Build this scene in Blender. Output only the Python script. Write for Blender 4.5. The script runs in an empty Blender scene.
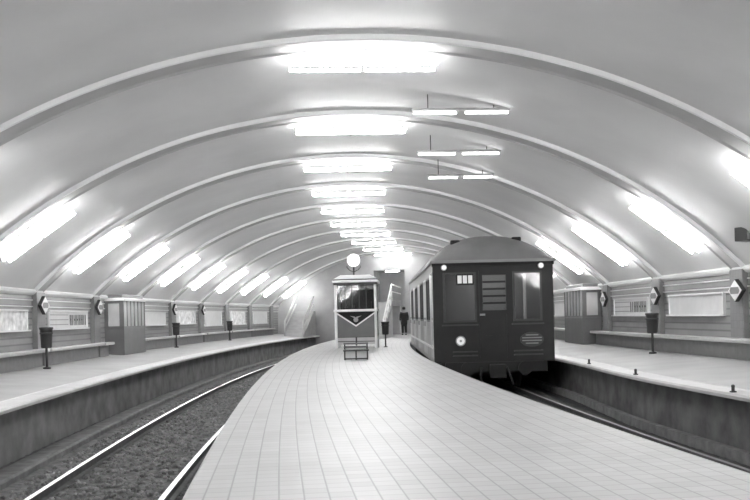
import bpy, bmesh, math, random
from mathutils import Vector, Matrix, noise
random.seed(7)
C = bpy.context.scene.collection
PI = math.pi

# ------------------------------------------------------------------ station axis
TH0, K0, K1, X0 = -0.12341, 0.00309, 0.00006, 1.45151
DS = 0.05
S_MIN, S_MAX = -8.0, 84.0
def _th(s): return TH0 + K0*s + 0.5*K1*s*s
_tab = {}
def _build_axis():
    x, y = X0, 0.0
    _tab[0] = (x, y)
    n = int(S_MAX/DS) + 2
    for i in range(1, n):
        t = _th((i-.5)*DS); x += math.sin(t)*DS; y += math.cos(t)*DS; _tab[i] = (x, y)
    x, y = X0, 0.0
    for i in range(1, int(-S_MIN/DS) + 3):
        t = _th(-(i-.5)*DS); x -= math.sin(t)*DS; y -= math.cos(t)*DS; _tab[-i] = (x, y)
_build_axis()
def axis(s):
    f = s/DS; i = math.floor(f); f -= i
    a, b = _tab[i], _tab[i+1]
    return a[0]+(b[0]-a[0])*f, a[1]+(b[1]-a[1])*f, _th(s)
def pt(s, o, z):
    x, y, t = axis(s)
    return Vector((x+o*math.cos(t), y-o*math.sin(t), z))
def frame(s, o, z, rz=0.0):
    x, y, t = axis(s)
    m = Matrix.Rotation(-t+rz, 4, 'Z'); m.translation = pt(s, o, z)
    return m

WL, WR, ZC, ZS = 7.988, 7.745, 5.2386, 1.985          # vault half widths, crown, springing
RS, RL = 13.19, 4.8208                                 # first rib in view, rib spacing
S_BACK, S_END = -6.0, 58.6
OC, HW = (WR-WL)/2, (WR+WL)/2
RISE = ZC-ZS
RV = (HW*HW+RISE*RISE)/(2*RISE)
AM = math.asin(HW/RV)
def vault(a, dr=0.0):                                  # a in -AM..AM
    return OC+(RV+dr)*math.sin(a), ZC-RV+(RV+dr)*math.cos(a)
def vault_a(o): return math.asin((o-OC)/RV)
def mL(s): return -2.0485-.00395*s
def mR(s): return 1.984-.00287*s
def eL(s): return -5.445+.0042*s
def sm(t): t = max(0, min(1, t)); return t*t*(3-2*t)
def eR(s): return 4.74+.36*sm((s-15)/8)
def cLt(s): return -3.69975+.0131*s                    # centre of the left track
CRT = 3.47                                             # centre of the right track
ZW = .17                                               # side platforms rise gently to the wall
ZRAIL, ZBED = -.80, -.94

# ------------------------------------------------------------------ materials
def mat(name, col, rough=.6, metal=0.0, var=0.0, scale=6.0, bump=0.0, bscale=30.0, spec=.5, coat=0.0, emit=None):
    m = bpy.data.materials.new(name); m.use_nodes = True
    nt = m.node_tree; b = nt.nodes['Principled BSDF']
    if isinstance(col, (int, float)): col = (col, col, col)
    b.inputs['Base Color'].default_value = (*col, 1)
    b.inputs['Roughness'].default_value = rough
    b.inputs['Metallic'].default_value = metal
    b.inputs['Specular IOR Level'].default_value = spec
    b.inputs['Coat Weight'].default_value = coat
    if emit:
        b.inputs['Emission Color'].default_value = (1, 1, 1, 1); b.inputs['Emission Strength'].default_value = emit
    tc = nt.nodes.new('ShaderNodeTexCoord')
    if var:
        n = nt.nodes.new('ShaderNodeTexNoise'); n.inputs['Scale'].default_value = scale; n.inputs['Detail'].default_value = 6
        r = nt.nodes.new('ShaderNodeMapRange'); r.inputs[1].default_value = .3; r.inputs[2].default_value = .7
        r.inputs[3].default_value = 1-var; r.inputs[4].default_value = 1+var
        mx = nt.nodes.new('ShaderNodeVectorMath'); mx.operation = 'SCALE'; mx.inputs[0].default_value = col
        nt.links.new(tc.outputs['Object'], n.inputs['Vector']); nt.links.new(n.outputs['Fac'], r.inputs[0])
        nt.links.new(r.outputs[0], mx.inputs['Scale']); nt.links.new(mx.outputs[0], b.inputs['Base Color'])
    if bump:
        n2 = nt.nodes.new('ShaderNodeTexNoise'); n2.inputs['Scale'].default_value = bscale; n2.inputs['Detail'].default_value = 4
        bp = nt.nodes.new('ShaderNodeBump'); bp.inputs['Strength'].default_value = bump; bp.inputs['Distance'].default_value = .02
        nt.links.new(tc.outputs['Object'], n2.inputs['Vector']); nt.links.new(n2.outputs['Fac'], bp.inputs['Height'])
        nt.links.new(bp.outputs[0], b.inputs['Normal'])
    return m

def tile_mat(name, col, tu, tv, lw_u, lw_v, dark_u, dark_v, rough, var=.06, off=0.0, bump=.15):
    """tiles laid on the surface's own metre coordinates (UV): joints tu apart across, tv apart along"""
    m = bpy.data.materials.new(name); m.use_nodes = True
    nt = m.node_tree; b = nt.nodes['Principled BSDF']; L = nt.links.new
    b.inputs['Roughness'].default_value = rough
    uv = nt.nodes.new('ShaderNodeUVMap'); sp = nt.nodes.new('ShaderNodeSeparateXYZ'); L(uv.outputs[0], sp.inputs[0])
    def M(op, a, bb=None, c=None):
        n = nt.nodes.new('ShaderNodeMath'); n.operation = op
        for i, v in enumerate((a, bb, c)):
            if v is None: continue
            if isinstance(v, (int, float)): n.inputs[i].default_value = v
            else: L(v, n.inputs[i])
        return n.outputs[0]
    u = M('DIVIDE', sp.outputs[0], tu)
    fu = M('FLOOR', u)
    v = M('ADD', M('DIVIDE', sp.outputs[1], tv), M('MULTIPLY', M('MODULO', M('ABSOLUTE', fu), 2.0), off))
    fv = M('FLOOR', v)
    def line(x, w):
        d = M('ABSOLUTE', M('SUBTRACT', M('FRACT', x), .5))
        n = nt.nodes.new('ShaderNodeMapRange'); n.interpolation_type = 'SMOOTHSTEP'
        L(d, n.inputs[0]); n.inputs[1].default_value = .5-w; n.inputs[2].default_value = .5
        n.inputs[3].default_value = 0; n.inputs[4].default_value = 1
        return n.outputs[0]
    lu, lv = line(u, lw_u/tu), line(v, lw_v/tv)
    cb = nt.nodes.new('ShaderNodeCombineXYZ'); L(fu, cb.inputs[0]); L(fv, cb.inputs[1])
    wn = nt.nodes.new('ShaderNodeTexWhiteNoise'); wn.noise_dimensions = '2D'; L(cb.outputs[0], wn.inputs['Vector'])
    ns = nt.nodes.new('ShaderNodeTexNoise'); ns.inputs['Scale'].default_value = .8; ns.inputs['Detail'].default_value = 6
    tc = nt.nodes.new('ShaderNodeTexCoord'); L(tc.outputs['Object'], ns.inputs['Vector'])
    f = M('ADD', 1-var, M('MULTIPLY', wn.outputs['Value'], var))
    f = M('MULTIPLY', f, M('ADD', .86, M('MULTIPLY', ns.outputs['Fac'], .28)))
    j = M('MAXIMUM', M('MULTIPLY', lu, dark_u), M('MULTIPLY', lv, dark_v))
    f = M('MULTIPLY', f, M('SUBTRACT', 1.0, j))
    sc = nt.nodes.new('ShaderNodeVectorMath'); sc.operation = 'SCALE'; sc.inputs[0].default_value = (col, col, col)
    L(f, sc.inputs['Scale']); L(sc.outputs[0], b.inputs['Base Color'])
    bp = nt.nodes.new('ShaderNodeBump'); bp.inputs['Strength'].default_value = bump; bp.inputs['Distance'].default_value = .01
    L(M('SUBTRACT', 1.0, j), bp.inputs['Height']); L(bp.outputs[0], b.inputs['Normal'])
    return m

M_ = dict(
 plaster=mat('vault_plaster', .66, .6, var=.07, scale=.6, bump=.10, bscale=7),
 rib=mat('rib_plaster_shaded', .46, .8, var=.05, scale=1.5),  # darker than the vault: soffit shade put into the colour
 riblit=mat('rib_front_lit', .88, .5),  # same plaster, lamp light on the front edge painted in as near-white
 cornice=mat('cornice_glaze', .75, .3),
 walltile=tile_mat('wall_tiles', .32, .30, .155, .004, .034, .04, .5, .3, var=.10),
 pillartile=tile_mat('pillar_tiles', .24, .15, .15, .006, .006, .2, .25, .3, var=.1),
 paving=tile_mat('platform_tiles', .43, .167, .167, .011, .016, .42, .22, .5, var=.10),
 sidepaving=mat('side_platform_cement', .33, .6, var=.10, scale=1.1, bump=.08, bscale=14),
 coping=mat('coping_stone', .46, .5, var=.08, scale=3),
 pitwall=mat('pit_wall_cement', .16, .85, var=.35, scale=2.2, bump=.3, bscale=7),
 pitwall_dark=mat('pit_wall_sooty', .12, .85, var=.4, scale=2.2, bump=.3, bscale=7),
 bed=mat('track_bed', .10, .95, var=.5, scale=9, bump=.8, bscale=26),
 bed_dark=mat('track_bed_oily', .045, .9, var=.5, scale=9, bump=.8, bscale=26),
 stone=mat('ballast_stone', .17, .9, var=.5, scale=7),
 trough=mat('trough_cement', .15, .85, var=.3, scale=5),
 rail=mat('rail_rust', .07, .7, var=.3, scale=9),
 railtop=mat('rail_polished', .9, .36, metal=1.0),
 railworn=mat('rail_dull_top', .22, .55, metal=.7),
 endwall=mat('end_wall_render', .34, .8, var=.1, scale=1.2),
 dark=mat('tunnel_dark', .02, .95),
 tube=mat('lit_tube', .9, .4, emit=15.0),
 tubeweak=mat('lit_tube_weak', .9, .4, emit=2.2),
 enamel=mat('reflector_enamel', .88, .4),
 batten=mat('lamp_batten', .35, .5),
 white=mat('white_enamel', .78, .35),
 board=mat('panel_board', .62, .4, var=.06, scale=3),
 poster=mat('poster_paper', .66, .6, var=.35, scale=5),
 letter=mat('letter_dark', .09, .5),
 frame=mat('polished_frame', .85, .25),
 bench=mat('bench_terrazzo', .48, .35, var=.08, scale=20),
 benchbase=mat('bench_base', .22, .5, var=.1, scale=6),
 iron=mat('black_iron', .03, .45),
 binm=mat('bin_enamel', .035, .4, var=.2, scale=8),
 kiosk=mat('booth_paint', .14, .45, var=.08, scale=3),
 kioskdark=mat('booth_dark', .05, .4, var=.1, scale=3),
 chevron=mat('chevron_dark', .018, .7, spec=.2),
 glass=mat('dull_glass', .05, .08, spec=.8),
 paleglass=mat('frosted_glass', .55, .25, var=.06, scale=4),
 clock=mat('clock_glass', .85, .3, emit=.22),
 traind=mat('train_dark_paint', .018, .5, var=.2, scale=2.5, spec=.3),
 trainm=mat('train_side_paint', .20, .35, var=.1, scale=2),
 trainframe=mat('train_window_frame', .03, .4),
 trainroof=mat('train_roof_canvas', .15, .7, var=.08, scale=3),
 traingut=mat('train_gutter', .22, .5),
 traininside=mat('train_lining', .30, .6),
 trainpole=mat('train_bright_trim', .62, .3, metal=.5),
 steel=mat('dull_steel', .30, .4, metal=.8),
 under=mat('underframe_grime', .012, .8),
 cabfill=mat('cab_fill_glow', .9, .4, emit=8.0),
 lamp=mat('headlamp_lens', .85, .25, emit=.04),
 sign=mat('sign_white', .82, .35),
 signgrey=mat('sign_band', .22, .4),
 coat=mat('dark_coat', .02, .8), skin=mat('skin', .25, .6), hair=mat('dark_hair', .02, .7),
 step=mat('stair_stone', .40, .6, var=.08, scale=3),
)
def pane_mat():
    m = bpy.data.materials.new('window_pane'); m.use_nodes = True
    nt = m.node_tree; nt.nodes.clear()
    o = nt.nodes.new('ShaderNodeOutputMaterial'); t = nt.nodes.new('ShaderNodeBsdfTransparent'); t.inputs[0].default_value = (.75,.75,.75,1)
    g = nt.nodes.new('ShaderNodeBsdfGlossy'); g.inputs['Roughness'].default_value = .05
    mx = nt.nodes.new('ShaderNodeMixShader'); f = nt.nodes.new('ShaderNodeFresnel'); f.inputs[0].default_value = 1.5
    nt.links.new(f.outputs[0], mx.inputs[0]); nt.links.new(t.outputs[0], mx.inputs[1]); nt.links.new(g.outputs[0], mx.inputs[2])
    nt.links.new(mx.outputs[0], o.inputs[0]); return m
M_['pane'] = pane_mat()

# ------------------------------------------------------------------ mesh helpers
class MB:
    def __init__(self): self.v = []; self.f = []; self.mi = []; self.uv = None; self.sm = []
    def add(self, vs, fs, mi=0, smooth=False):
        n = len(self.v); self.v += [tuple(p) for p in vs]
        for f in fs: self.f.append([n+i for i in f]); self.mi.append(mi); self.sm.append(smooth)
        return self
    def box(self, x0, x1, y0, y1, z0, z1, mi=0):
        vs = [(x, y, z) for z in (z0, z1) for y in (y0, y1) for x in (x0, x1)]
        return self.add(vs, [(0,2,3,1),(4,5,7,6),(0,1,5,4),(2,6,7,3),(0,4,6,2),(1,3,7,5)], mi)
    def cyl(self, p0, p1, r0, r1=None, n=12, mi=0, smooth=True):
        r1 = r0 if r1 is None else r1
        p0, p1 = Vector(p0), Vector(p1); d = (p1-p0).normalized()
        a = d.orthogonal().normalized(); b = d.cross(a)
        vs = [p0+(a*math.cos(2*PI*i/n)+b*math.sin(2*PI*i/n))*r0 for i in range(n)] + \
             [p1+(a*math.cos(2*PI*i/n)+b*math.sin(2*PI*i/n))*r1 for i in range(n)]
        self.add(vs, [(i, (i+1) % n, n+(i+1) % n, n+i) for i in range(n)], mi, smooth)
        k = len(self.v)-2*n
        self.f += [[k+i for i in range(n)][::-1], [k+n+i for i in range(n)]]; self.mi += [mi, mi]; self.sm += [False, False]
        return self
    def tube(self, pts, r, n=8, mi=0):
        for a, b in zip(pts[:-1], pts[1:]): self.cyl(a, b, r, n=n, mi=mi)
        for p in pts[1:-1]: self.ball(p, r, 6, 8, mi)
        return self
    def ball(self, c, r, nu=8, nv=12, mi=0, sc=(1,1,1)):
        c = Vector(c); vs = [c+Vector((0,0,r*sc[2]))]
        for i in range(1, nu):
            a = PI*i/nu
            for j in range(nv):
                b = 2*PI*j/nv; vs.append(c+Vector((r*sc[0]*math.sin(a)*math.cos(b), r*sc[1]*math.sin(a)*math.sin(b), r*sc[2]*math.cos(a))))
        vs.append(c-Vector((0,0,r*sc[2])))
        fs = [(0, 1+j, 1+(j+1) % nv) for j in range(nv)]
        for i in range(nu-2):
            for j in range(nv):
                a = 1+i*nv+j; b = 1+i*nv+(j+1) % nv; fs.append((a, a+nv, b+nv, b))
        e = len(vs)-1; k = 1+(nu-2)*nv
        fs += [(e, k+(j+1) % nv, k+j) for j in range(nv)]
        return self.add(vs, fs, mi, True)
    def prism(self, poly, fn, a, b, mi=0):
        """2-D outline poly extruded from a to b; fn(u,v,w) -> xyz"""
        n = len(poly); vs = [fn(u, v, a) for u, v in poly]+[fn(u, v, b) for u, v in poly]
        self.add(vs, [(i, (i+1) % n, n+(i+1) % n, n+i) for i in range(n)]+[tuple(range(n))[::-1], tuple(range(n, 2*n))], mi)
        return self
    def lathe(self, prof, c=(0,0), n=16, mi=0):
        vs = []; m = len(prof)
        for r, z in prof:
            for j in range(n): vs.append((c[0]+r*math.cos(2*PI*j/n), c[1]+r*math.sin(2*PI*j/n), z))
        fs = [(i*n+j, i*n+(j+1) % n, (i+1)*n+(j+1) % n, (i+1)*n+j) for i in range(m-1) for j in range(n)]
        fs += [tuple(range(n))[::-1], tuple((m-1)*n+j for j in range(n))]
        return self.add(vs, fs, mi, True)
    def build(self, name, mats, parent=None, bevel=0, mw=None):
        me = bpy.data.meshes.new(name); me.from_pydata(self.v, [], self.f)
        if not isinstance(mats, (list, tuple)): mats = [mats]
        for m in mats: me.materials.append(m if not isinstance(m, str) else M_[m])
        me.polygons.foreach_set('material_index', self.mi); me.polygons.foreach_set('use_smooth', self.sm)
        if self.uv:
            l = me.uv_layers.new(name='UVMap')
            for lp in me.loops: l.data[lp.index].uv = self.uv[lp.vertex_index]
        me.validate(); me.update()
        bm = bmesh.new(); bm.from_mesh(me); bmesh.ops.recalc_face_normals(bm, faces=bm.faces); bm.to_mesh(me); bm.free()
        o = bpy.data.objects.new(name, me); C.objects.link(o)
        if parent: o.parent = parent
        if mw is not None: o.matrix_world = mw
        if bevel:
            b = o.modifiers.new('bevel', 'BEVEL'); b.width = bevel; b.segments = 2; b.limit_method = 'ANGLE'
        return o
def sweep(prof, s0, s1, ds=.5, closed=False, mi=None):
    """prof(s) -> list of (o,z); UV = (distance round the profile, s)"""
    b = MB(); n = max(2, int(round((s1-s0)/ds))+1); uv = []; m = None
    for i in range(n):
        s = s0+(s1-s0)*i/(n-1); p = prof(s); m = len(p); d = 0
        for k, (o, z) in enumerate(p):
            if k: d += math.hypot(o-p[k-1][0], z-p[k-1][1])
            b.v.append(tuple(pt(s, o, z))); uv.append((d, s))
    cols = m if closed else m-1
    for i in range(n-1):
        for k in range(cols):
            k2 = (k+1) % m
            b.f.append([i*m+k, i*m+k2, (i+1)*m+k2, (i+1)*m+k]); b.mi.append(mi[k] if mi else 0); b.sm.append(False)
    if closed:
        b.f += [list(range(m))[::-1], [(n-1)*m+k for k in range(m)]]; b.mi += [0, 0]; b.sm += [False, False]
    b.uv = uv; return b
def struct(o, label=None):
    o['kind'] = 'structure'
    if label: o['label'] = label
    return o
def tag(o, label, cat, group=None):
    o['label'] = label; o['category'] = cat
    if group: o['group'] = group
    return o
def thing(name, label, cat, m=None, group=None):
    o = bpy.data.objects.new(name, None); C.objects.link(o); o.empty_display_size = .2
    if m is not None: o.matrix_world = m
    return tag(o, label, cat, group)
def dup(src, m=None, label=None):
    r = src.copy(); C.objects.link(r)
    if m is not None: r.matrix_world = m
    if label: r['label'] = label
    for ch in src.children:
        c = ch.copy(); C.objects.link(c); c.parent = r
        for g in ch.children:
            d = g.copy(); C.objects.link(d); d.parent = c
    return r
ORD = ['first','second','third','fourth','fifth','sixth','seventh','eighth','ninth','tenth','eleventh','twelfth']

# ------------------------------------------------------------------ the setting
def smooth(o):
    for p in o.data.polygons: p.use_smooth = True
    return o
NA = 64
va = [-AM+2*AM*i/NA for i in range(NA+1)]
b = sweep(lambda s: [vault(a) for a in va]+[vault(a, .35) for a in reversed(va)], S_BACK-.3, S_END+.3, .8, True)
struct(smooth(b.build('ceiling', 'plaster')), 'pale plastered barrel vault')
o = C.objects['ceiling']
o.modifiers.new('split', 'EDGE_SPLIT').split_angle = math.radians(40)

# transverse ribs: flat bands standing proud of the vault
rib_s = [RS+RL*(i-1) for i in range(-2, 11)]
RIBW = .58
n_trim = 0
for s in rib_s:
    if s < S_BACK or s+RIBW > S_END: continue
    n_trim += 1
    r = MB(); m = 72
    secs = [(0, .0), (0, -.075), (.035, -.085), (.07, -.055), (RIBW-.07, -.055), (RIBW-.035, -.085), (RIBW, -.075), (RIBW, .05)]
    for i in range(m+1):
        a = -AM+2*AM*i/m
        for ds, dr in secs:
            oo, zz = vault(a, dr); r.v.append(tuple(pt(s+ds, oo, zz)))
    k = len(secs)
    for i in range(m):
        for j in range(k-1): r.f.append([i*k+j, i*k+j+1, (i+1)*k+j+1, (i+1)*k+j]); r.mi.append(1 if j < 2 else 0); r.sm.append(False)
    struct(r.build('trim_%d' % n_trim, ['rib', 'riblit']), 'plaster arch rib across the vault')

# walls, pillars, cornices
for side, o0 in (('left', -WL), ('right', WR)):
    sg = -1 if side == 'left' else 1
    pr = [(o0, ZW-.4), (o0, ZS+.02), (o0+sg*.3, ZS+.02), (o0+sg*.3, ZW-.4)]
    w = sweep(lambda s: pr, S_BACK-.3, S_END+.3, .6, True)
    w.uv = [(v, u) for u, v in w.uv]
    struct(w.build('wall_'+side, 'walltile'), side+' side wall faced in grey tiles')
    n_trim += 1
    cp = [(o0, ZS-.10), (o0-sg*.05, ZS-.09), (o0-sg*.10, ZS-.04), (o0-sg*.11, ZS+.01), (o0-sg*.08, ZS+.05), (o0+sg*.02, ZS+.06)]
    struct(sweep(lambda s: cp, S_BACK, S_END, .6, True).build('trim_%d' % n_trim, 'cornice'), 'pale cornice along the top of the %s wall' % side)
    for z in (1.60, 1.76):                             # string courses above the panels
        n_trim += 1
        sp = [(o0+sg*.01, z), (o0-sg*.03, z), (o0-sg*.03, z+.025), (o0+sg*.01, z+.03)]
        struct(sweep(lambda s: sp, S_BACK, S_END, .6, True).build('trim_%d' % n_trim, 'cornice'), 'thin pale string course on the %s wall' % side)
    for s in rib_s:
        if s < S_BACK or s+RIBW > S_END: continue
        po = [(o0+sg*.02, ZW-.3), (o0-sg*.13, ZW-.3), (o0-sg*.13, ZS-.02), (o0+sg*.02, ZS-.02)]
        struct(sweep(lambda q: po, s, s+RIBW+.02, .3, True).build('pillar', 'pillartile', bevel=.015), 'tiled wall pillar under a vault rib')

# platforms
def slab(name, prof, m, s0=S_BACK, s1=S_END, ds=.6, mi=None, label=None):
    return struct(sweep(prof, s0, s1, ds, True, mi).build(name, m), label)
slab('floor', lambda s: [(mL(s), -.03), (mL(s)+.03, 0), (mR(s)-.03, 0), (mR(s), -.03), (mR(s), -.10), (mR(s)-.30, -.13), (mR(s)-.30, -1.1), (mL(s)+.30, -1.1), (mL(s)+.30, -.13), (mL(s), -.10)],
     ['paving', 'coping', 'pitwall'], ds=.4, mi=[1, 0, 1, 1, 1, 2, 2, 2, 1, 1], label='pale tiled island platform between the tracks')
slab('floor_left', lambda s: [(-WL-.1, ZW), (eL(s)-.42, .012), (eL(s)-.40, .0), (eL(s)-.03, 0), (eL(s), -.03), (eL(s), -.075), (eL(s)-.30, -.10), (eL(s)-.30, -1.1), (-WL-.1, -1.1)],
     ['sidepaving', 'coping', 'pitwall'], mi=[0, 1, 1, 1, 1, 1, 2, 2, 2], label='left side platform')
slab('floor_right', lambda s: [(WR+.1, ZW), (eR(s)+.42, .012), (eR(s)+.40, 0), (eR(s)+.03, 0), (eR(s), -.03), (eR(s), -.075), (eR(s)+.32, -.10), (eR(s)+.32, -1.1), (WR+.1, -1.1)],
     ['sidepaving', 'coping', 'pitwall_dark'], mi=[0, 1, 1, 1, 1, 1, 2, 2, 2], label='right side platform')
# track beds
def bed(name, oa, ob, m, label, amp):
    b = MB(); ss = []
    s = S_BACK
    while s < S_END+6: ss.append(s); s += .14 if 4 < s < 26 else .6
    no = 44
    for s in ss:
        a, c = oa(s), ob(s)
        for k in range(no+1):
            o_ = a+(c-a)*k/no
            p = pt(s, o_, ZBED); p.z += amp*noise.noise(Vector((p.x*6, p.y*6, 0)))+amp*.7*noise.noise(Vector((p.x*15, p.y*15, 3)))
            b.v.append(tuple(p))
    for i in range(len(ss)-1):
        for k in range(no):
            b.f.append([i*(no+1)+k, i*(no+1)+k+1, (i+1)*(no+1)+k+1, (i+1)*(no+1)+k]); b.mi.append(0); b.sm.append(True)
    o = b.build(name, m); o['label'] = label; o['kind'] = 'structure'
    return o
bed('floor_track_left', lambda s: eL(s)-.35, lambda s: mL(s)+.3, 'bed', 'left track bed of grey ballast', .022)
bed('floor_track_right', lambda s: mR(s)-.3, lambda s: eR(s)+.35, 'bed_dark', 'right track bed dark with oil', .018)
st = MB()
ico = [(0,0,1),(.894,0,.447),(.276,.851,.447),(-.724,.526,.447),(-.724,-.526,.447),(.276,-.851,.447),(.724,.526,-.447),(-.276,.851,-.447),(-.894,0,-.447),(-.276,-.851,-.447),(.724,-.526,-.447),(0,0,-1)]
icf = [(0,1,2),(0,2,3),(0,3,4),(0,4,5),(0,5,1),(1,6,2),(2,7,3),(3,8,4),(4,9,5),(5,10,1),(2,6,7),(3,7,8),(4,8,9),(5,9,10),(1,10,6),(6,11,7),(7,11,8),(8,11,9),(9,11,10),(10,11,6)]
for i in range(9000):
    s = 6+34*random.random()**1.7
    o_ = cLt(s)+random.uniform(-1.35, 1.5)
    if min(abs(o_-cLt(s)-.775), abs(o_-cLt(s)+.775)) < .1: continue
    if o_ > mL(s)+.15: continue
    r = random.uniform(.018, .042); c = pt(s, o_, ZBED+r*.35)
    q = Matrix.Rotation(random.random()*6, 3, 'X') @ Matrix.Rotation(random.random()*6, 3, 'Z')
    st.add([c+(q @ Vector((v[0]*random.uniform(.8, 1.3), v[1], v[2]*.7)))*r for v in ico], icf)
o = st.build('ballast', 'stone'); o['kind'] = 'stuff'; o['label'] = 'loose grey ballast stones on the left track bed'; o['category'] = 'ballast'

# rails
def rail(c, label, s1=S_END+6, top='railtop'):
    pf = lambda s: [(c(s)-.06, ZBED-.02), (c(s)+.06, ZBED-.02), (c(s)+.06, ZBED+.012), (c(s)+.012, ZBED+.03), (c(s)+.012, ZRAIL-.035), (c(s)+.034, ZRAIL-.028), (c(s)+.034, ZRAIL-.006), (c(s)+.026, ZRAIL),
                    (c(s)-.026, ZRAIL), (c(s)-.034, ZRAIL-.006), (c(s)-.034, ZRAIL-.028), (c(s)-.012, ZRAIL-.035), (c(s)-.012, ZBED+.03), (c(s)-.06, ZBED+.012)]
    o = sweep(pf, S_BACK, s1, .5, True, [0]*6+[1, 1, 1]+[0]*5).build('running_rail', ['rail', top])
    return tag(o, label, 'rail', 'running rails')
rail(lambda s: cLt(s)-.775, 'bright polished rail of the empty track, the one nearer the left platform')
rail(lambda s: cLt(s)+.775, 'bright polished rail of the empty track, beside the island platform')
rail(lambda s: CRT-.775, 'dark rail of the train track, under the island platform edge', top='railworn')
rail(lambda s: CRT+.775, 'dark rail of the train track, nearer the right platform', top='railworn')
tr = lambda s: [(eL(s)-.02, ZBED-.03), (eL(s)-.02, ZBED+.10), (eL(s)+.30, ZBED+.10), (eL(s)+.33, ZBED+.07), (eL(s)+.33, ZBED-.03)]
tag(sweep(tr, S_BACK+.02, S_END, .6, True).build('cable_trough', 'trough'), 'low cement cable trough on the track bed below the left platform', 'cable trough')
cr = lambda s: [(eR(s)+.02, ZBED-.03), (eR(s)+.02, ZBED+.16), (eR(s)+.14, ZBED+.16), (eR(s)+.14, ZBED-.03)]
tag(sweep(cr, S_BACK, S_END, .6, True).build('cable_duct', 'trough'), 'low cement cable duct on the track bed below the right platform', 'cable duct')

# far end wall with two tunnel mouths and the stair doorway, near end wall
def end_low(o):
    for c in (cLt(S_END)+.38, CRT+.05):
        d = abs(o-c)/1.48
        if d < 1: return 2.0+.9*math.sqrt(1-d*d)
    return None
b = MB(); o_ = -WL-.3; stp = .1
while o_ < WR+.3:
    oc = max(-WL+.02, min(WR-.02, o_+stp/2))
    top = vault(vault_a(oc), .12)[1]; lo = end_low(o_+stp/2)
    segs = [(-1.1, top)] if lo is None else [(lo, top)]
    if -1.62 < o_+stp/2 < .42: segs = [(-1.1, 1.95), (4.1, top)]
    for z0, z1 in segs:
        vs = [pt(S_END+d, q, z) for z in (z0, z1) for d in (0, .4) for q in (o_, o_+stp)]
        b.add(vs, [(0,2,3,1),(4,5,7,6),(0,1,5,4),(2,6,7,3),(0,4,6,2),(1,3,7,5)])
    o_ += stp
struct(b.build('wall_far', 'endwall'), 'rendered wall closing the far end of the station')
b = MB()
for i in range(40):
    q0 = -WL-.3+(WL+WR+.6)*i/40; q1 = -WL-.3+(WL+WR+.6)*(i+1)/40
    oc = max(-WL+.02, min(WR-.02, (q0+q1)/2)); top = vault(vault_a(oc), .15)[1]
    vs = [pt(S_BACK-d, q, z) for z in (-1.1, top) for d in (0, .3) for q in (q0, q1)]
    b.add(vs, [(0,2,3,1),(4,5,7,6),(0,1,5,4),(2,6,7,3),(0,4,6,2),(1,3,7,5)])
struct(b.build('wall_near', 'endwall'))
# passage behind the stair doorway
b = MB(); b.box(-1.4, 1.4, 0, 3.2, -.2, 0); b.box(-1.4, -1.15, 0, 3.2, 0, 2.3); b.box(1.15, 1.4, 0, 3.2, 0, 2.3); b.box(-1.4, 1.4, 0, 3.2, 2.2, 2.4); b.box(-1.4, 1.4, 3.2, 3.4, -.2, 2.4)
struct(b.build('wall_passage', 'endwall', mw=frame(S_END+.41, -.6, 1.95)))

# ------------------------------------------------------------------ lamps
def make_lamp(label, L, m, n=2):
    """batten along local x, tubes hanging just under it (local -z is into the room)"""
    t = thing('fluorescent_light', label, 'ceiling light', m, 'fluorescent battens on the vault')
    for y in (-.18, .16): MB().box(-L/2-.06, L/2+.06, y-.018, y+.018, -.012, .02).build('batten', 'enamel', t, bevel=.004)
    h = L/n
    for k in range(n):
        x0 = -L/2+k*h+.03; x1 = x0+h-.06
        for y in (-.18, .16):
            MB().cyl((x0, y, -.235), (x1, y, -.235), .022, n=12).build('tube', 'tube', t)
            for x in (x0, x1): MB().box(x-.014, x+.014, y-.012, y+.012, -.257, -.008).build('lamp_holder', 'white', t)
    return t
def vault_frame(s, a, dr=-.02):
    o_, z_ = vault(a, dr); f = frame(s, o_, z_)
    return f @ Matrix.Rotation(a, 4, 'Y')
proto = {}
for i, s in enumerate(rib_s[:-1] if False else rib_s):
    idx = i-2
    if idx > 10 or s+RIBW+.3 > S_END: continue
    nm = ('%s rib from the camera' % ORD[idx-1]) if idx >= 1 else ['rib overhead', 'first rib behind the camera', 'second rib behind the camera'][-idx]
    for key, a, L, lab in (('c', vault_a(-.15), 2.3, 'lit batten across the vault crown beyond the '),
                           ('l', vault_a(-6.62), 1.7, 'lit batten on left flank of vault beyond the '),
                           ('r', vault_a(6.5), 1.7, 'lit batten on right flank of vault beyond the ')):
        m = vault_frame(s+RIBW+.26, a)
        if key not in proto: proto[key] = make_lamp(lab+nm, L, m)
        else: dup(proto[key], m, lab+nm)
t = thing('passage_fill_light', 'added fill lamp on the stair passage ceiling, lightening the far doorway', 'ceiling light', frame(S_END+1.6, -.6, 4.15))  # added lamp, only there to brighten the dark doorway
MB().box(-.5, .5, -.05, .05, -.04, 0).build('batten', 'batten', t)
MB().cyl((-.45, 0, -.07), (.45, 0, -.07), .025).build('tube', 'tube', t)
# three level battens hung over the train side
for k, (s, oc, L) in enumerate(((16.5, 1.76, 1.8), (19.95, 2.23, 1.85), (22.62, 2.63, 1.65))):
    z = (4.86, 4.72, 4.60)[k]
    t = thing('hanging_light', ['lit two-tube batten hung level over the train side, nearest of three', 'lit two-tube batten hung level over the train side, middle of three', 'lit two-tube batten hung level over the train side, last before the train'][k],
              'ceiling light', frame(s, oc, z), 'battens hung over the train side')
    MB().box(-L/2, L/2, -.035, .035, 0, .05).build('batten', 'batten', t, bevel=.006)
    for x in (-L/4-.02, L/4+.02):
        MB().cyl((x-L/4+.06, 0, -.035), (x+L/4-.06, 0, -.035), .021).build('tube', 'tubeweak', t)
    for x in (-L/3, L/3):
        tz = vault(vault_a(oc+x))[1]-z
        MB().cyl((x, 0, .05), (x, 0, tz+.02), .009, n=8).build('suspension_rod', 'iron', t)

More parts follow.
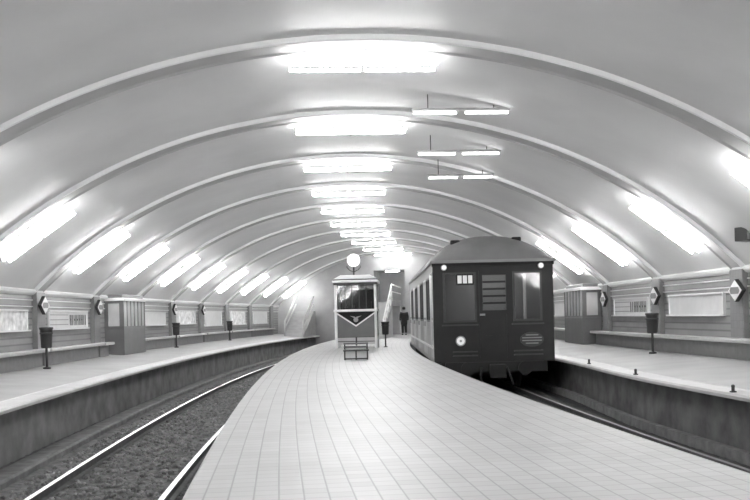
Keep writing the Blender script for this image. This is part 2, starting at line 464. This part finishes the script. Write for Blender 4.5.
# loudspeaker on the right flank of the vault
a = vault_a(7.12)
t = thing('loudspeaker', 'dark grilled loudspeaker box on the right flank of the vault near the pillar', 'loudspeaker', frame(16.75, 7.13, 2.42, math.radians(35)))
MB().box(-.2, .2, -.12, .12, 0, .26).build('cabinet', 'kioskdark', t, bevel=.01)
g = MB()
for i in range(6): g.box(-.17+.06*i, -.145+.06*i, -.14, -.12, .03, .23)
g.build('grille', 'steel', t)
MB().cyl((0, .05, .26), (0, .10, .44), .02).build('bracket', 'iron', t)

# ------------------------------------------------------------------ wall furniture
def wall_frame(side, s, z=0.0):
    """local x runs along the wall to the right as one faces it, local -y points into the room"""
    return frame(s, -WL, z, PI/2) if side == 'left' else frame(s, WR, z, -PI/2)
# panel: width w, bottom 0, height h
def panel(side, s0, s1, label, board='board', z0=1.01, z1=1.53, marks=None, kind='advertising_panel', cat='wall panel'):
    w = s1-s0; h = z1-z0; t = thing(kind, label, cat, wall_frame(side, (s0+s1)/2, z0), 'panels on the platform walls')
    MB().box(-w/2+.02, w/2-.02, -.035, .02, .02, h-.02).build('board', board, t)
    f = MB(); f.box(-w/2, w/2, -.075, .02, h-.04, h); f.box(-w/2, w/2, -.13, .02, 0, .04); f.box(-w/2, -w/2+.04, -.06, .02, .045, h-.04); f.box(w/2-.04, w/2, -.06, .02, .045, h-.04)
    f.build('frame', 'frame', t)
    if marks:
        for q in (.25, .5, .75): MB().box(-w/2+.06, -.08, -.042, -.03, h*q, h*q+.02).build('ruled_line', 'signgrey', t)
        x = marks[0]*w; e = marks[1]*w; k = 0
        rnd = random.Random(int(s0*7))
        while x < e:
            wd = rnd.choice((.05, .06, .09)); b = MB()
            if rnd.random() < .5: b.box(x, x+wd*.8, -.045, -.03, h*.22, h*.78)
            else:
                b.box(x, x+.035, -.045, -.03, h*.22, h*.78); b.box(x+wd+.04, x+wd+.075, -.045, -.03, h*.22, h*.78); b.box(x, x+wd+.075, -.045, -.03, h*.46, h*.56); wd += .05
            c = b.build('letter', 'letter', t)
            x += wd+.10
    return t
for side in ('left', 'right'):
    for i in range(0, 10):
        s = RS+RL*(i-1)
        if side == 'left':
            lab = {2:'pale framed panel on left wall, nearest the frame edge', 3:'framed station name panel with dark letters, on the left wall before the booth',
                   5:'pale framed panel on left wall just beyond the booth', 6:'striped framed panel beside the bin on the left wall',
                   7:'white framed poster panel on the left wall beyond two bins', 8:'mottled poster panel behind the third bin on the left wall',
                   9:'small pale panel on the left wall near its far end'}.get(i, None)
        else:
            lab = {2:'blank pale framed panel on the right wall beside the diamond sign', 3:'framed station name panel with dark letters on the right wall',
                   5:'pale framed panel on the right wall beyond the booth'}.get(i, None)
        if lab is None: continue
        if (side, i) == ('left', 3): panel(side, 23.9, 27.3, lab, marks=(.02, .46), kind='name_panel')
        elif (side, i) == ('right', 3): panel(side, 24.0, 27.15, lab, marks=(.0, .45), kind='name_panel')
        elif (side, i) == ('right', 2): panel(side, 19.15, 22.3, lab)
        elif (side, i) == ('left', 2): panel(side, 19.4, 22.45, lab, board='poster')
        else: panel(side, s+1.1, s+4.3, lab, board='poster' if i in (6, 8) else 'board', z1=1.53 if i < 6 else 1.62, z0=1.0 if i < 7 else .86)
# the polished line carried on past the blank panel to the sign
n_trim += 1
struct(sweep(lambda s: [(WR, 1.50), (WR-.06, 1.50), (WR-.06, 1.53), (WR, 1.53)], 18.7, 19.15, .2, True).build('trim_%d' % n_trim, 'frame'))

# benches: one long wall seat to a bay
def bench(side, s0, s1, label):
    w = s1-s0; t = thing('wall_bench', label, 'bench', wall_frame(side, (s0+s1)/2, ZW), 'stone benches along the side walls')
    MB().box(-w/2, w/2, -.46, -.132, .32, .40).build('seat', 'bench', t, bevel=.015)
    MB().box(-w/2, w/2, -.27, -.134, -.03, .32).build('riser', 'benchbase', t)
    return t
for side in ('left', 'right'):
    nb = 0
    for i in range(0, 11):
        s0 = RS+RL*(i-1); s1 = s0+RL-.01
        if i == 4:
            bench(side, s0, 28.6, 'short pale bench end between pillar and booth on the %s wall' % side)
            bench(side, 31.9, s1, 'short pale bench end just beyond the booth on the %s wall' % side); continue
        if s1 > S_END: continue
        nb += 1
        bench(side, s0, s1, 'long pale stone bench along the %s wall, %s %s' % (side, {0:'out of frame beside the camera',1:'nearest to the camera',2:'passing the second pillar',3:'with a bin before it'}.get(i, '%s length beyond the booth' % ORD[max(0, i-5)]), '' )if i != 0 else 'long pale stone bench along the %s wall beside the camera' % side)

# diamond signs
def diamond(side, s, z, label, k=1.0):
    t = thing('diamond_sign', label, 'sign', wall_frame(side, s, z), 'diamond station signs')
    W, H = .34*k, .24*k
    fn = lambda u, v, w: (u, w, v)
    MB().prism([(-W, 0), (0, -H), (W, 0), (0, H)], fn, -.255, -.175).build('casing', 'iron', t)
    MB().prism([(-W*.92, 0), (0, -H*.92), (W*.92, 0), (0, H*.92)], fn, -.265, -.245).build('face', 'sign', t)
    MB().prism([(-W*.66, -.0), (-W*.5, -H*.30), (W*.5, -H*.30), (W*.66, 0), (W*.5, H*.30), (-W*.5, H*.30)], fn, -.273, -.26).build('name_band', 'signgrey', t)
    b = MB(); b.box(-.03, .03, -.18, .0, -.03, .03); b.build('bracket', 'iron', t)
    return t
for side, i, lab in (('left', 3, 'white diamond station sign above the nearest bin on the left wall'), ('left', 4, 'white diamond station sign on the left wall next to the booth'),
                     ('left', 6, 'small far diamond station sign above the second bin on the left'), ('left', 7, 'small far diamond station sign before the white poster on the left'),
                     ('right', 2, 'large white diamond station sign at the right frame edge'), ('right', 3, 'white diamond station sign above the bin on the right wall'),
                     ('right', 4, 'white diamond station sign on the right wall next to the booth')):
    diamond(side, RS+RL*(i-1)+(.06 if side == 'right' else .22), 1.53 if side == 'right' else 1.64, lab, .95)

# litter bins on posts
def bin_(m, label):
    t = thing('litter_bin', label, 'litter bin', m, 'dark litter bins')
    MB().cyl((0, 0, -.02), (0, 0, .50), .03, n=10).build('post', 'iron', t)
    MB().lathe([(.09, -.02), (.09, .015), (.035, .03)]).build('foot', 'iron', t)
    MB().lathe([(.11, .47), (.125, .50), (.145, .90), (.16, .92), (.16, .96), (.14, .96), (.13, .62)]).build('bucket', 'binm', t)
    MB().lathe([(.146, .80), (.154, .81), (.154, .83), (.146, .84)]).build('hoop', 'kioskdark', t)
    return t
b0 = bin_(frame(21.9, -WL+.64, ZW-.03), 'dark litter bin by a pillar on the left platform, nearest of three')
dup(b0, frame(36.0, -WL+.64, ZW-.03), 'dark litter bin on the left platform beyond the booth, second of three')
dup(b0, frame(45.6, -WL+.64, ZW-.03), 'farthest dark litter bin on the left platform before a mottled poster')
dup(b0, frame(21.9, WR-.64, ZW-.03), 'dark litter bin on the right platform before the name panel')
dup(b0, frame(34.6, .93, 0), 'dark litter bin standing beside the kiosk on the island platform')

# attendants' booths against the side walls
def booth(side, s0, s1, label):
    w = s1-s0; D = .62; h = 1.93
    t = thing('platform_booth', label, 'booth', wall_frame(side, (s0+s1)/2, ZW-.04), 'booths against the side walls')
    y0, y1 = -D, -.005; zs = .86; zt = 1.72
    MB().box(-w/2, w/2, y0, y1, 0, zs).build('body', 'kiosk', t, bevel=.01)
    f = MB()
    nx = 6
    for k in range(nx+1):
        x = -w/2+w*k/nx
        wd = .05 if k in (0, nx) else .035 if k in (3, 4) else .012
        f.box(max(-w/2, x-wd), min(w/2, x+wd), y0, y0+.06, zs, zt)
    for x in (-w/2, w/2-.06):
        f.box(x, x+.06, y1-.12, y1, zs, zt); f.box(x, x+.06, y0+.06, y0+.14, zs, zt)
        f.box(x, x+.06, y0+.14, y1-.12, zs, zs+.06); f.box(x, x+.06, y0+.14, y1-.12, zt-.08, zt)
    f.box(-w/2, w/2, y0, y0+.07, zs, zs+.05)
    f.build('mullions', 'kiosk', t)
    MB().box(-w/2+.03, w/2-.03, y0+.025, y0+.035, zs+.03, zt).build('front_glass', 'paleglass', t)
    for x in (-w/2+.03, w/2-.04): MB().box(x, x+.01, y0+.14, y1-.12, zs+.06, zt-.08).build('end_glass', 'paleglass', t)
    MB().box(-w/2-.03, w/2+.03, y0-.04, y1, zt, zt+.10).build('fascia', 'cornice' if side == 'left' else 'white', t, bevel=.01)
    MB().box(-w/2+.05, w/2-.05, y0+.05, y1, zt+.10, h).build('roof', 'kiosk', t, bevel=.02)
    return t
booth('left', 29.05, 31.75, 'grey windowed booth standing against the left wall')
booth('right', 28.9, 31.6, 'grey windowed booth against the right wall, beside the train')

# small iron markers on the right platform edge
for s, lab in ((12.5, 'small dark iron stub on the right platform edge, nearest'), (16.5, 'small dark iron stub on the right platform edge, middle of three'), (20.3, 'small dark iron stub on the right platform edge close to the train')):
    t = thing('edge_marker', lab, 'marker', frame(s, eR(s)+.10, 0), 'iron stubs on the right platform edge')
    MB().box(-.035, .035, -.035, .035, -.02, .02).build('base', 'iron', t)
    MB().lathe([(.024, .01), (.024, .08), (.03, .09), (.015, .11)], n=10).build('stub', 'kioskdark', t)

# ------------------------------------------------------------------ kiosk on the island platform
t = thing('platform_kiosk', 'glazed kiosk with pale posts and dark chevron front, standing mid island platform', 'kiosk', frame(34.0, -.15, 0, -math.radians(1.5)))
W = .79; D = 1.7
for x in (-W, W-.10 if False else W-.10):
    for y in (0, D-.1):
        MB().box(x, x+.10, y, y+.10, -.01, 2.42).build('corner_post', 'white', t, bevel=.012)
for y in (.02, D-.06):
    MB().box(-W+.10, W-.10, y, y+.04, .42, 1.36).build('front_panel' if y < 1 else 'back_panel', 'kiosk', t)
for x in (-W+.02, W-.06): MB().box(x, x+.04, .10, D-.10, .42, 1.36).build('side_panel', 'kioskdark', t)
MB().box(-W+.10, W-.10, .05, D-.05, .14, .40).build('plinth', 'paleglass', t)
b = MB(); b.box(-W+.1, W-.1, .03, .07, .40, .44); b.box(-W+.1, W-.1, .03, .05, .24, .27); b.box(-.03, .03, .02, .06, .1, .42); b.build('skirt_rail', 'kioskdark', t)
MB().box(-W-.03, W+.03, -.05, D+.05, 1.36, 1.45).build('counter', 'white', t, bevel=.01)
fn = lambda u, v, w: (u, w, v)
MB().prism([(-.72, 1.355), (.72, 1.355), (0, .86)], fn, -.005, .03).build('chevron', 'chevron', t)
b = MB()
for sg in (-1, 1):
    b.prism([(sg*.74, 1.36), (sg*.74, 1.30), (0, .80), (0, .86)], fn, -.014, .03)
b.build('chevron_edging', 'white', t)
e = MB(); e.cyl((0, -.02, 1.06), (0, .03, 1.06), .09, n=20); e.build('emblem', 'steel', t)
b = MB()
for sg in (-1, 1): b.prism([(sg*.02, 1.10), (sg*.02, 1.17), (sg*.22, 1.21)], fn, -.016, .03)
b.build('emblem_wing', 'steel', t)
MB().box(-W+.10, W-.10, .05, .06, 1.45, 2.36).build('window_pane', 'pane', t)
MB().box(-W+.10, W-.10, D-.07, D-.06, 1.45, 2.36).build('window_pane', 'pane', t)
for x in (-W+.04, W-.05): MB().box(x, x+.01, .1, D-.1, 1.45, 2.36).build('window_pane', 'pane', t)
b = MB()
for x in (-.4, -.15, .12, .38): b.box(x, x+.035, .04, .08, 1.45, 2.36)
b.build('mullions', 'kioskdark', t)
b = MB(); b.box(-W+.15, W-.15, D-.5, D-.12, 1.36, 2.2); b.box(-.5, -.1, .5, .9, 1.40, 1.62); b.box(.1, .55, .7, 1.0, 1.40, 1.75); b.build('shelves', 'kioskdark', t)
MB().box(-W-.02, W+.02, -.03, D+.03, 2.36, 2.44).build('lintel', 'kioskdark', t)
MB().box(-W-.06, W+.06, -.09, D+.09, 2.44, 2.53).build('eaves', 'white', t, bevel=.015)
MB().box(-W-.03, W+.03, -.05, D+.05, 2.53, 2.57).build('roof_band', 'kioskdark', t)
b = MB(); rv = [(-W-.04, 2.57), (W+.04, 2.57), (W*.7, 2.72), (-W*.7, 2.72)]
b.prism(rv, fn, 0, D); b.build('roof', 'white', t, bevel=.02)
# clock on the kiosk roof
t = thing('platform_clock', 'round lit white clock on a short bracket above the kiosk', 'clock', frame(34.35, -.2, 2.725))
MB().cyl((0, 0, 0), (0, 0, .32), .03).build('post', 'iron', t)
b = MB()
for sg in (-1, 1): b.tube([(sg*.03, 0, .14), (sg*.16, 0, .20), (sg*.25, 0, .30), (sg*.25, 0, .36)], .014)
b.tube([(-.03, 0, .14), (.03, 0, .14)], .014); b.build('scroll', 'iron', t)
MB().cyl((0, -.06, .56), (0, .06, .56), .25, n=32).build('case', 'white', t)
MB().cyl((0, -.07, .56), (0, .07, .56), .225, n=32).build('dial', 'clock', t)
for a_, L in ((math.radians(85), .17), (math.radians(80), .11)):
    b = MB(); d = Vector((math.cos(a_), 0, math.sin(a_))); b.cyl(Vector((0, -.078, .56))-d*.03, Vector((0, -.078, .56))+d*L, .009, n=6); b.build('hand', 'steel', t)
# low bench in front of the kiosk
t = thing('low_bench', 'low slatted bench with a short back in front of the kiosk', 'bench', frame(25.0, -.03, 0))
for x in (-.33, -.02, .29): MB().box(x, x+.04, 0, .05, -.005, .24).build('front_leg', 'iron', t)
for x in (-.33, .29): MB().box(x, x+.04, .42, .47, -.005, .46).build('back_leg', 'iron', t)
MB().box(-.33, .33, 0, .05, .015, .05).build('stretcher', 'iron', t)
MB().box(-.31, .31, .10, .14, .05, .22).build('kick_board', 'board', t)
b = MB(); b.box(-.35, .35, -.02, .03, .235, .275); b.build('seat_rail', 'iron', t)
b = MB()
for k in range(4): b.box(-.34, .34, .05+.1*k, .12+.1*k, .245, .275)
b.build('seat', 'kiosk', t)
b = MB(); b.box(-.34, .34, .40, .43, .32, .37); b.box(-.34, .34, .40, .43, .41, .46); b.build('backrest', 'kiosk', t)

# ------------------------------------------------------------------ stair at the far end of the island platform
S0 = 47.2
t = thing('staircase', 'grey stone stair rising from the island platform behind the kiosk', 'staircase', frame(S0, -.62, 0, -.02))
b = MB(); n = 12; run = .42; rise = 1.95/n
for k in range(n): b.box(-.95, .95, run*k, run*(k+1)+.01, -.01, rise*(k+1))
L1 = n*run
b.box(-.95, .95, L1, S_END-S0-.02, 1.75, 1.95)
b.box(-.95, .95, S_END-S0-1.0, S_END-S0-.02, -.01, 1.75)
b.build('steps', 'step', t)
for sg in (-1, 1):
    x = sg*.93; p = MB()
    vs = [(0, -.01), (L1, 1.75), (S_END-S0-.05, 1.75), (S_END-S0-.05, 2.10), (L1, 2.10), (0, .35)]
    p.prism(vs, lambda u, v, w: (w, u, v), x-.05, x+.05); p.build('string_wall', 'endwall', t)
    h = MB(); h.tube([(x, .05, .02), (x, .05, 1.0), (x, L1, 2.95), (x, S_END-S0-.1, 2.95)], .045)
    h.tube([(x, .05, .62), (x, L1, 2.55), (x, S_END-S0-.1, 2.55)], .03); h.build('handrail', 'white', t)
    for k in range(1, 6):
        y = L1*k/5; MB().cyl((x, y, 1.95*k/5+.05), (x, y, 1.95*k/5+1.0), .025, n=8).build('baluster', 'white', t)
# short stair at the end of the left platform
t = thing('side_staircase', 'short stair with pale sloping rails at the far end of left platform', 'staircase', frame(54.6, -5.98, .05))
b = MB()
for k in range(9): b.box(-.6, .6, .3+.38*k, .3+.38*(k+1)+.01 if k < 8 else S_END-54.6-.03, -.03, .17*(k+1))
b.build('steps', 'step', t)
for sg in (-1, 1):
    x = sg*.57; h = MB(); h.tube([(x, .3, -.02), (x, .3, .95), (x, 3.6, 2.45)], .05); h.tube([(x, .3, .5), (x, 3.6, 2.0)], .035); h.build('handrail', 'bench', t)

# ------------------------------------------------------------------ person waiting far down the island platform
t = thing('person', 'distant standing person in a dark coat beside the stair', 'person', frame(55.2, .72, 0, PI+.3))
def skinned(name, pts, edges, rad, m, parent, lv=2):
    me = bpy.data.meshes.new(name); me.from_pydata(pts, edges, []); o = bpy.data.objects.new(name, me); C.objects.link(o); o.parent = parent
    me.materials.append(M_[m])
    md = o.modifiers.new('skin', 'SKIN'); md.use_smooth_shade = True
    for i, r in enumerate(rad): me.skin_vertices[0].data[i].radius = (r, r) if not isinstance(r, tuple) else r
    me.skin_vertices[0].data[0].use_root = True
    s_ = o.modifiers.new('sub', 'SUBSURF'); s_.levels = s_.render_levels = lv
    return o
k = .97
P = [(0,0,.90),(0,0,1.12),(0,.01,1.34),(0,.0,1.46),(0,-.01,1.55),(0,-.01,1.68),
     (.09,0,.84),(.10,-.01,.47),(.10,.01,.09),(.11,-.13,.04),(-.09,0,.84),(-.10,-.01,.47),(-.10,.01,.09),(-.11,-.13,.04),
     (.19,.01,1.36),(.24,.02,1.10),(.24,-.06,.86),(.235,-.09,.77),(-.19,.01,1.36),(-.24,.02,1.10),(-.24,-.06,.86),(-.235,-.09,.77)]
P = [(x*k, y*k, z*k) for x, y, z in P]
E_ = [(0,1),(1,2),(2,3),(3,4),(4,5),(0,6),(6,7),(7,8),(8,9),(0,10),(10,11),(11,12),(12,13),(2,14),(14,15),(15,16),(16,17),(2,18),(18,19),(19,20),(20,21)]
R_ = [.14,.13,.14,.055,.09,.075,.085,.06,.045,.04,.085,.06,.045,.04,.06,.045,.035,.03,.06,.045,.035,.03]
skinned('body', P, E_, R_, 'skin', t)
cp = [(0,0,.52),(0,0,.80),(0,0,1.10),(0,.01,1.36),(.19,.01,1.36),(.245,.02,1.10),(.245,-.055,.88),(-.19,.01,1.36),(-.245,.02,1.10),(-.245,-.055,.88)]
skinned('coat', [(x*k, y*k, z*k) for x, y, z in cp], [(0,1),(1,2),(2,3),(3,4),(4,5),(5,6),(3,7),(7,8),(8,9)], [(.24,.19),(.21,.18),(.18,.16),(.19,.15),.085,.065,.055,.085,.065,.055], 'coat', t)
for sg in (-1, 1):
    skinned('trouser_leg', [(sg*.09*k,0,.80*k),(sg*.10*k,-.01*k,.47*k),(sg*.10*k,.01*k,.10*k)], [(0,1),(1,2)], [.10,.08,.07], 'coat', t, 1)
    MB().ball((sg*.105, -.04, .035), .055, sc=(1, 2.0, .75)).build('shoe', 'hair', t)
MB().ball((0, .012, 1.60), .105, 10, 14, sc=(.95, 1.02, .92)).build('hair', 'hair', t)
b = MB(); b.ball((0, -.108, 1.535), .018, 6, 8); b.build('nose', 'skin', t)

# ------------------------------------------------------------------ train
SF = 23.2; LC = 15.4
pf = pt(SF, CRT, 0); pb = pt(SF+LC, CRT, 0); d = (pb-pf).normalized()
mt = Matrix.Rotation(-math.atan2(d.x, d.y), 4, 'Z'); mt.translation = pf
T = thing('metro_train', 'dark boxy metro train with domed grey roof standing at the right track', 'train', mt)
HWT = 1.53; ZE = 2.50; ZB = -.05
T_ = .06
# front with two windows and a middle door
b = MB()
wl, dr, wr = (-1.27, -.43), (-.36, .40), (.50, 1.24)
zw0, zw1 = .97, 2.24
b.box(-HWT, HWT, 0, T_, ZB, zw0); b.box(-HWT, HWT, 0, T_, zw1, ZE)
for x0, x1 in ((-HWT, wl[0]), (wl[1], -.27), (.33, wr[0]), (wr[1], HWT)): b.box(x0, x1, 0, T_, zw0, zw1)
b.box(-.27, .33, 0, T_, zw0, 1.26); b.box(-.27, .33, 0, T_, 2.16, zw1)
b.build('cab_front', 'traind', T)
for x0, x1 in (wl, wr):
    f = MB(); e = .05
    f.box(x0, x1, -.02, .03, zw1-e, zw1); f.box(x0, x1, -.02, .03, zw0, zw0+e); f.box(x0, x0+e, -.02, .03, zw0+e, zw1-e); f.box(x1-e, x1, -.02, .03, zw0+e, zw1-e)
    w = f.build('cab_window', 'trainframe', T)
    MB().box(x0+e, x1-e, .015, .022, zw0+e, zw1-e).build('pane', 'pane', w)
    MB().box(x0-.04, x1+.04, -.04, .0, zw0-.09, zw0-.05).build('window_sill', 'trainframe', T)
dd = MB(); dd.box(dr[0], dr[0]+.07, -.025, 0, .05, 2.28); dd.box(dr[1]-.07, dr[1], -.025, 0, .05, 2.28); dd.box(dr[0]+.07, dr[1]-.07, -.025, 0, 2.17, 2.28); dd.box(dr[0]+.07, dr[1]-.07, -.025, 0, 1.17, 1.26); dd.box(dr[0]+.07, dr[1]-.07, -.012, 0, .05, .62)
door = dd.build('end_door', 'traind', T)
MB().box(-.27, .33, .02, .028, 1.26, 2.16).build('pane', 'pane', door)
b = MB()
for z in (1.42, 1.60, 1.78, 1.96): b.box(-.26, .32, .03, .05, z, z+.05)
b.build('window_bar', 'trainframe', door)
MB().box(-.35, -.22, -.06, -.02, 1.13, 1.18).build('handle', 'steel', door)
# side walls with windows and sliding doors
zs0, zs1 = 1.02, 2.18
def side(sg):
    x0, x1 = (-HWT, -HWT+T_) if sg < 0 else (HWT-T_, HWT)
    b = MB(); b.box(x0, x1, T_, LC, ZB, zs0); b.box(x0, x1, T_, LC, zs1, ZE)
    y = T_; k = 0; panes = []
    while y < LC-.2:
        nx = min(y+.14, LC); b.box(x0, x1, y, nx, zs0, zs1); y = nx
        w = (.62, .95, .95, .62)[k % 4]; panes.append((y, min(y+w, LC-.14), k % 4 in (0, 3))); y += w; k += 1
    b.box(x0, x1, max(y, LC-.3) if y < LC else LC-.14, LC, zs0, zs1)
    wall = b.build('side_wall', 'trainm', T)
    for y0, y1, isdoor in panes:
        if y1-y0 < .2: continue
        xf = x0-.012 if sg < 0 else x1+.012
        f = MB(); xa, xb = min(xf, (x0+x1)/2), max(xf, (x0+x1)/2)
        f.box(xa, xb, y0-.02, y0+.03, .06 if isdoor else zs0, zs1); f.box(xa, xb, y1-.03, y1+.02, .06 if isdoor else zs0, zs1)
        f.box(xa, xb, y0, y1, zs1-.04, zs1+.01); f.box(xa, xb, y0, y1, zs0-.03, zs0+.02)
        w = f.build('sliding_door' if isdoor else 'side_window', 'trainpole' if isdoor else 'trainframe', T)
        xm = (x0+x1)/2; MB().box(xm-.004, xm+.004, y0+.03, y1-.03, zs0+.02, zs1-.04).build('pane', 'pane', w)
        if isdoor: MB().box(xa-.01, xb+.01, y1-.12, y1-.08, .85, 1.1).build('handle', 'steel', w)
    MB().box(min(x0, x0+sg*.02), max(x1, x1+sg*.02), T_, LC, .30, .36).build('side_moulding', 'trainpole', T)
side(-1); side(1)
# grab rails at the cab corner, bright
for y in (.12, .34):
    MB().tube([(-HWT-.005, y, .35), (-HWT-.05, y, .40), (-HWT-.05, y, 2.2), (-HWT-.005, y, 2.25)], .016).build('grab_rail', 'trainpole', T)
MB().box(-HWT, HWT, LC-T_, LC, ZB, ZE).build('rear_wall', 'traind', T)
MB().box(-HWT+T_, HWT-T_, T_, LC-T_, ZB, .03).build('cabin_floor', 'traininside', T)
b = MB(); b.box(-HWT+T_, HWT-T_, 1.5, 1.55, .03, ZE); b.build('cab_bulkhead', 'traininside', T)
b = MB(); b.box(-HWT+T_, HWT-T_, T_, LC-T_, ZE-.05, ZE-.02); b.build('cabin_ceiling', 'traininside', T)
MB().box(-.5, .5, .7, .76, ZE-.075, ZE-.05).build('cab_fill_lamp', 'cabfill', T)  # added glow under the cab ceiling, lightens what shows through the windows
MB().box(-1.1, -.5, .25, .55, .03, .98).build('driver_desk', 'under', T)
MB().box(.85, .92, .5, .56, .03, 2.3).build('pillar_pole', 'trainpole', T)
# roof: arched, hipped down to the cab front
b = MB(); ny, nx = 40, 28; vs = []
OV = .04
def roofh(u, y):
    a = abs(u); prof = (1-a**2.3)**.72
    e = min(1, (y+.08)/1.25); f = math.sqrt(max(0, 1-(1-e)**2))
    e2 = min(1, (LC+.08-y)/1.25); f *= math.sqrt(max(0, 1-(1-e2)**2))
    return ZE+.02+.72*prof*f
ys = [-.08+1.33*(i/14)**1.6 for i in range(15)]+[1.25+(LC-2.5)*i/12 for i in range(1, 12)]+[LC-1.25+1.33*(1-((14-i)/14)**1.6) for i in range(15)]
for y in ys:
    for i in range(nx+1):
        u = -1+2*i/nx; u = math.copysign(1-(1-abs(u))**1.5, u) if abs(u) > 0 else 0
        vs.append((u*(HWT+OV), y, roofh(u, y)))
b.add(vs, [(i*(nx+1)+j, i*(nx+1)+j+1, (i+1)*(nx+1)+j+1, (i+1)*(nx+1)+j) for i in range(len(ys)-1) for j in range(nx)], 0, True)
roof = b.build('roof', 'trainroof', T)
b = MB(); b.box(-HWT-OV-.02, HWT+OV+.02, -.11, -.05, ZE-.02, ZE+.05); b.box(-HWT-OV-.02, -HWT-.01, -.05, LC+.08, ZE-.02, ZE+.05); b.box(HWT+.01, HWT+OV+.02, -.05, LC+.08, ZE-.02, ZE+.05)
b.build('gutter', 'traingut', T)
MB().box(-HWT-.02, HWT+.02, -.05, .02, ZE-.10, ZE-.02).build('cornice_band', 'under', T)
for x in (-.88, .72):
    m_ = MB(); zr = roofh(x/(HWT+OV), .7); m_.box(x-.12, x+.12, .6, .85, zr-.06, zr+.06); m_.build('roof_lamp', 'under', T, bevel=.03)
for y in (3.5, 6.5, 9.5, 12.5):
    m_ = MB(); zr = roofh(0, y); m_.lathe([(.25, zr-.03), (.25, zr+.06), (.18, zr+.12), (.02, zr+.14)], c=(0, y)); m_.build('roof_vent', 'trainroof', T)
# lamps, number box, emblem
for x, z, r in ((-1.24, 2.37, .075), (1.22, 2.37, .075)):
    MB().cyl((x, -.07, z), (x, .0, z), r, n=18).build('marker_lamp', 'steel', T)
    MB().cyl((x, -.08, z), (x, -.06, z), r*.8, n=18).build('lens', 'lamp', T)
h = MB().cyl((-.86, -.10, .50), (-.86, .0, .50), .13, .10, n=24).build('headlamp', 'steel', T)
MB().cyl((-.86, -.108, .50), (-.86, -.09, .50), .10, n=24).build('lens', 'lamp', h)
MB().cyl((-.86, -.115, .50), (-.86, -.10, .50), .03, n=12).build('lamp_boss', 'steel', h)
nb = MB().box(-.93, -.49, -.03, .01, 1.92, 2.20).build('number_box', 'under', T)
for k in range(3):
    x = -.90+.135*k
    MB().box(x, x+.105, -.036, -.028, 1.96, 2.16).build('pale_figure', 'white', nb)
em = MB(); n = 28; ov = [(.96+.30*math.cos(2*PI*i/n), .50+.19*math.sin(2*PI*i/n)) for i in range(n)]
em.prism(ov, fn, -.02, .01); emb = em.build('oval_emblem', 'trainframe', T)
for z, w in ((.39, .16), (.46, .25), (.53, .25), (.60, .16)): MB().box(.96-w, .96+w, -.028, -.018, z, z+.028).build('emblem_stripe', 'traingut', emb)
for x0, x1 in ((-1.05, -.42), (.50, 1.24)):
    for z in (.10, .20): MB().box(x0, x1, -.03, 0, z, z+.035).build('step_rail', 'trainframe', T)
# underframe
MB().box(-1.35, 1.35, .05, LC-.05, -.32, ZB).build('underframe', 'under', T)
MB().box(-1.25, 1.25, -.06, .08, -.30, ZB).build('buffer_beam', 'under', T)
c = MB(); c.box(-.14, .14, -.55, .05, -.36, -.14); c.box(-.2, .2, -.66, -.52, -.42, -.08); c.build('coupler', 'under', T, bevel=.02)
for x in (-.72, .72):
    MB().cyl((x, -.30, -.20), (x, .0, -.20), .07, n=14).cyl((x, -.36, -.20), (x, -.30, -.20), .17, n=20).build('buffer', 'under', T)
c = MB(); c.tube([(.3, -.06, -.18), (.36, -.22, -.40), (.42, -.26, -.62)], .03); c.tube([(-.35, -.06, -.18), (-.38, -.2, -.42), (-.36, -.2, -.6)], .03); c.build('brake_hose', 'under', T)
for yb in (2.4, LC-2.6):
    g = MB()
    for x in (-1.0, .88): g.box(x, x+.12, yb-1.35, yb+1.35, -.48, -.30)
    g.box(-.95, .95, yb-.2, yb+.2, -.46, -.30); g.box(-.95, .95, yb-1.35, yb-1.25, -.46, -.32)
    bog = g.build('bogie', 'under', T)
    for yy in (yb-.95, yb+.95):
        w = MB()
        for sg in (-1, 1): w.cyl((sg*.72, yy, ZRAIL+.435), (sg*.84, yy, ZRAIL+.435), .43, n=28)
        w.cyl((-.75, yy, ZRAIL+.435), (.75, yy, ZRAIL+.435), .07); w.build('wheelset', 'under', bog)

# ------------------------------------------------------------------ camera, world, view
cam = bpy.data.cameras.new('camera'); co = bpy.data.objects.new('camera', cam); C.objects.link(co)
co.matrix_world = Matrix.Translation((0, 0, 1.19)) @ Matrix.Rotation(PI/2, 4, 'X') @ Matrix.Rotation(-.02327, 4, 'Z')
cam.sensor_width = 36; cam.lens = 914.08/750*36; cam.shift_y = (315.79-250)/750
cam.clip_start = .05; cam.clip_end = 300
bpy.context.scene.camera = co
w = bpy.data.worlds.new('world'); bpy.context.scene.world = w; w.use_nodes = True
w.node_tree.nodes['Background'].inputs[0].default_value = (0, 0, 0, 1)
sc = bpy.context.scene
sc.view_settings.view_transform = 'Standard'; sc.view_settings.look = 'None'; sc.view_settings.gamma = 1; sc.view_settings.exposure = 2.5
sc.view_settings.use_curve_mapping = False
sc.cycles.max_bounces = 8; sc.cycles.diffuse_bounces = 6; sc.cycles.transparent_max_bounces = 12
sc.cycles.use_denoising = True
